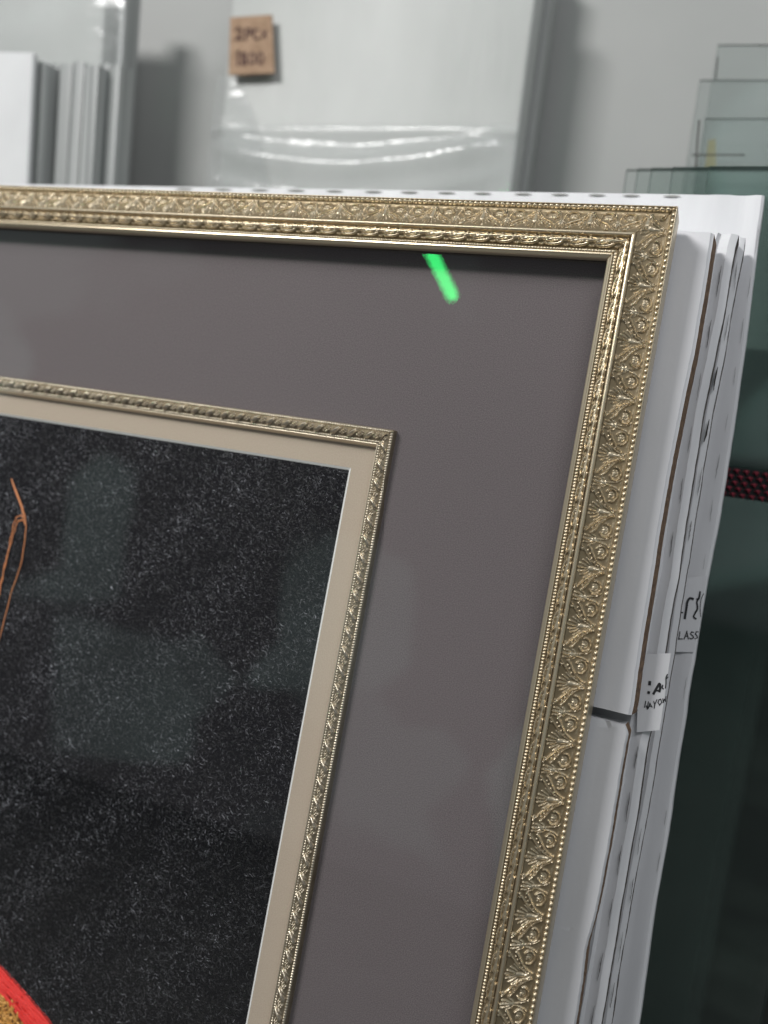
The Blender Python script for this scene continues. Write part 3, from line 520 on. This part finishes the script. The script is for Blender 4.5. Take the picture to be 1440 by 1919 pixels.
# right: loose panes and glass stack
def pane(name, x0, y0, x1, Y, label, group='clear glass panes standing at the right', th=.005, mt='pane', zb=0.0, edge='pane_edge', y1=None):
    t = upright(name, x0, y0, x1, y1 if y1 is not None else y0, Y, th, [M[mt], M[edge]], zb=zb); t.data.polygons.foreach_set('material_index', [0, 0, 1, 1, 1, 1]); return thing(t, label, 'glass', group)
pane('clear_glass_sheet', 1312, 150, 1640, .45, 'faint clear pane standing behind the green glass, lower of the two with dark corner lines')
pane('clear_glass_sheet', 1346, 84, 1660, .50, 'tallest faint clear pane against the wall at the right')
pane('clear_glass_sheet', 1322, 222, 1600, .40, 'smaller darker pane in front, black tape lines at its corner')
ts = empty('tape_marks', atY(1320, 290, .39)); bpy.context.view_layer.update(); thing(ts, 'black tape cross and yellow strip stuck on the clear panes', 'tape')
for q_ in ((d2([(1311, 228), (1308, 262), (1305, 312)]), 3), (d2([(1304, 291), (1390, 291)]), 2.6), (d2([(1346, 110), (1342, 146)]), 2.5), (d2([(1424, 86), (1450, 86)]), 2)): ink_up('black_tape', [q_], .385 if q_[0][0][1] > 200 else .44, M['dark'], ts)
pz = [atY(x, y, .47) for x, y in ((1328, 264), (1342, 260), (1343, 312), (1322, 314))]; child(link_mesh('yellow_strip', [tuple(q) for q in pz] + [(q[0], q[1] + .002, q[2]) for q in pz], [(3, 2, 1, 0), (4, 5, 6, 7), (0, 1, 5, 4), (1, 2, 6, 5), (2, 3, 7, 6), (3, 0, 4, 7)], M['yellow']), ts)
for i, (xl, lab) in enumerate([(1175, 'rearmost green tinted glass sheet, reaching farthest left'), (1196, 'green tinted glass sheet second from the back'), (1222, 'middle green tinted glass sheet above the white carton'), (1262, 'green tinted glass sheet second from the front'), (1330, 'front green tinted glass sheet with the red and black strap')]):
    pane('tinted_glass_sheet', xl, 318 - i * 1.5, 1750, .36 - i * .035, lab, 'green tinted glass sheets in the right hand stack', .008, 'teal_glass', zb=0, edge='teal_edge')
A = atY(1190, 640, .60); thing(box('shade_backdrop', (A[0] - .3, .55, 0), (1.6, .63, A[2]), M['backdrop']), 'black rack behind the green glass sheets, added for the dark space there', 'backdrop')  # added panel, coloured black in place of the dark space behind the glass
# strap
SY = .205; stp = empty('woven_strap', atY(1400, 900, SY)); bpy.context.view_layer.update(); thing(stp, 'black and dark red woven strap tied around the green glass', 'strap')
A = atY(1345, 872, SY); B = atY(1700, 890, SY); Cc = atY(1345, 928, SY); hh = (A[2] - Cc[2])
V, F = boxmesh((A[0] - .02, SY, Cc[2]), (B[0], SY + .004, A[2])); child(link_mesh('webbing', V, F, M['strap_black']), stp)
V = []; F = []; rows = 5; ch = hh / rows; wv = ch * 1.5
for r in range(rows):
    for k in range(int((B[0] - A[0] + .02) / wv)):
        if (k + r) % 1 == 0:
            x = A[0] - .02 + k * wv + (r % 2) * wv * .5; z = Cc[2] + (r + .5) * ch
            for q, (P_) in enumerate(([(x, SY - .0008, z), (x + wv * .30, SY - .0022, z + ch * .22), (x + wv * .62, SY - .0005, z + ch * .1)], [(x + wv * .25, SY - .0022, z + ch * .2), (x + wv * .45, SY - .002, z - ch * .2), (x + wv * .5, SY, z - ch * .45)])):
                v, f = tube_mesh(P_, ch * .13, 5); n = len(V); V += v; F += [tuple(n + i for i in g) for g in f]
child(link_mesh('red_weave', V, F, M['strap_red'], None, True), stp)
# ================================================================ THE GREEN TUBE LIGHT mirrored in the picture glass
def mirror(px, py, dist):
    p = at(px, py, -.30); d = p - CC; d = d / np.linalg.norm(d); r = np.array([d[0], d[1], -d[2]]); return w3(*(p + r * dist / S))
g0, g1 = mirror(848, 553, 0.75), mirror(770, 395, 0.75); g0, g1 = Vector(g0), Vector(g1); ax = (g1 - g0).normalized(); R_ = .0102; pts = []; rr = []
for k in range(7): t = math.pi / 2 * k / 6; pts.append(g0 - ax * R_ * math.cos(t)); rr.append(max(.0004, R_ * math.sin(t)))
for k in range(7): t = math.pi / 2 * k / 6; pts.append(g1 + ax * R_ * math.sin(t)); rr.append(max(.0004, R_ * math.cos(t)))
V, F = tube_mesh(pts, rr, 20); tl_ = link_mesh('tube_light', V, F, M['lamp'], None, True); thing(tl_, 'glowing green tube light, mirrored as a green bar in the picture glass', 'light')
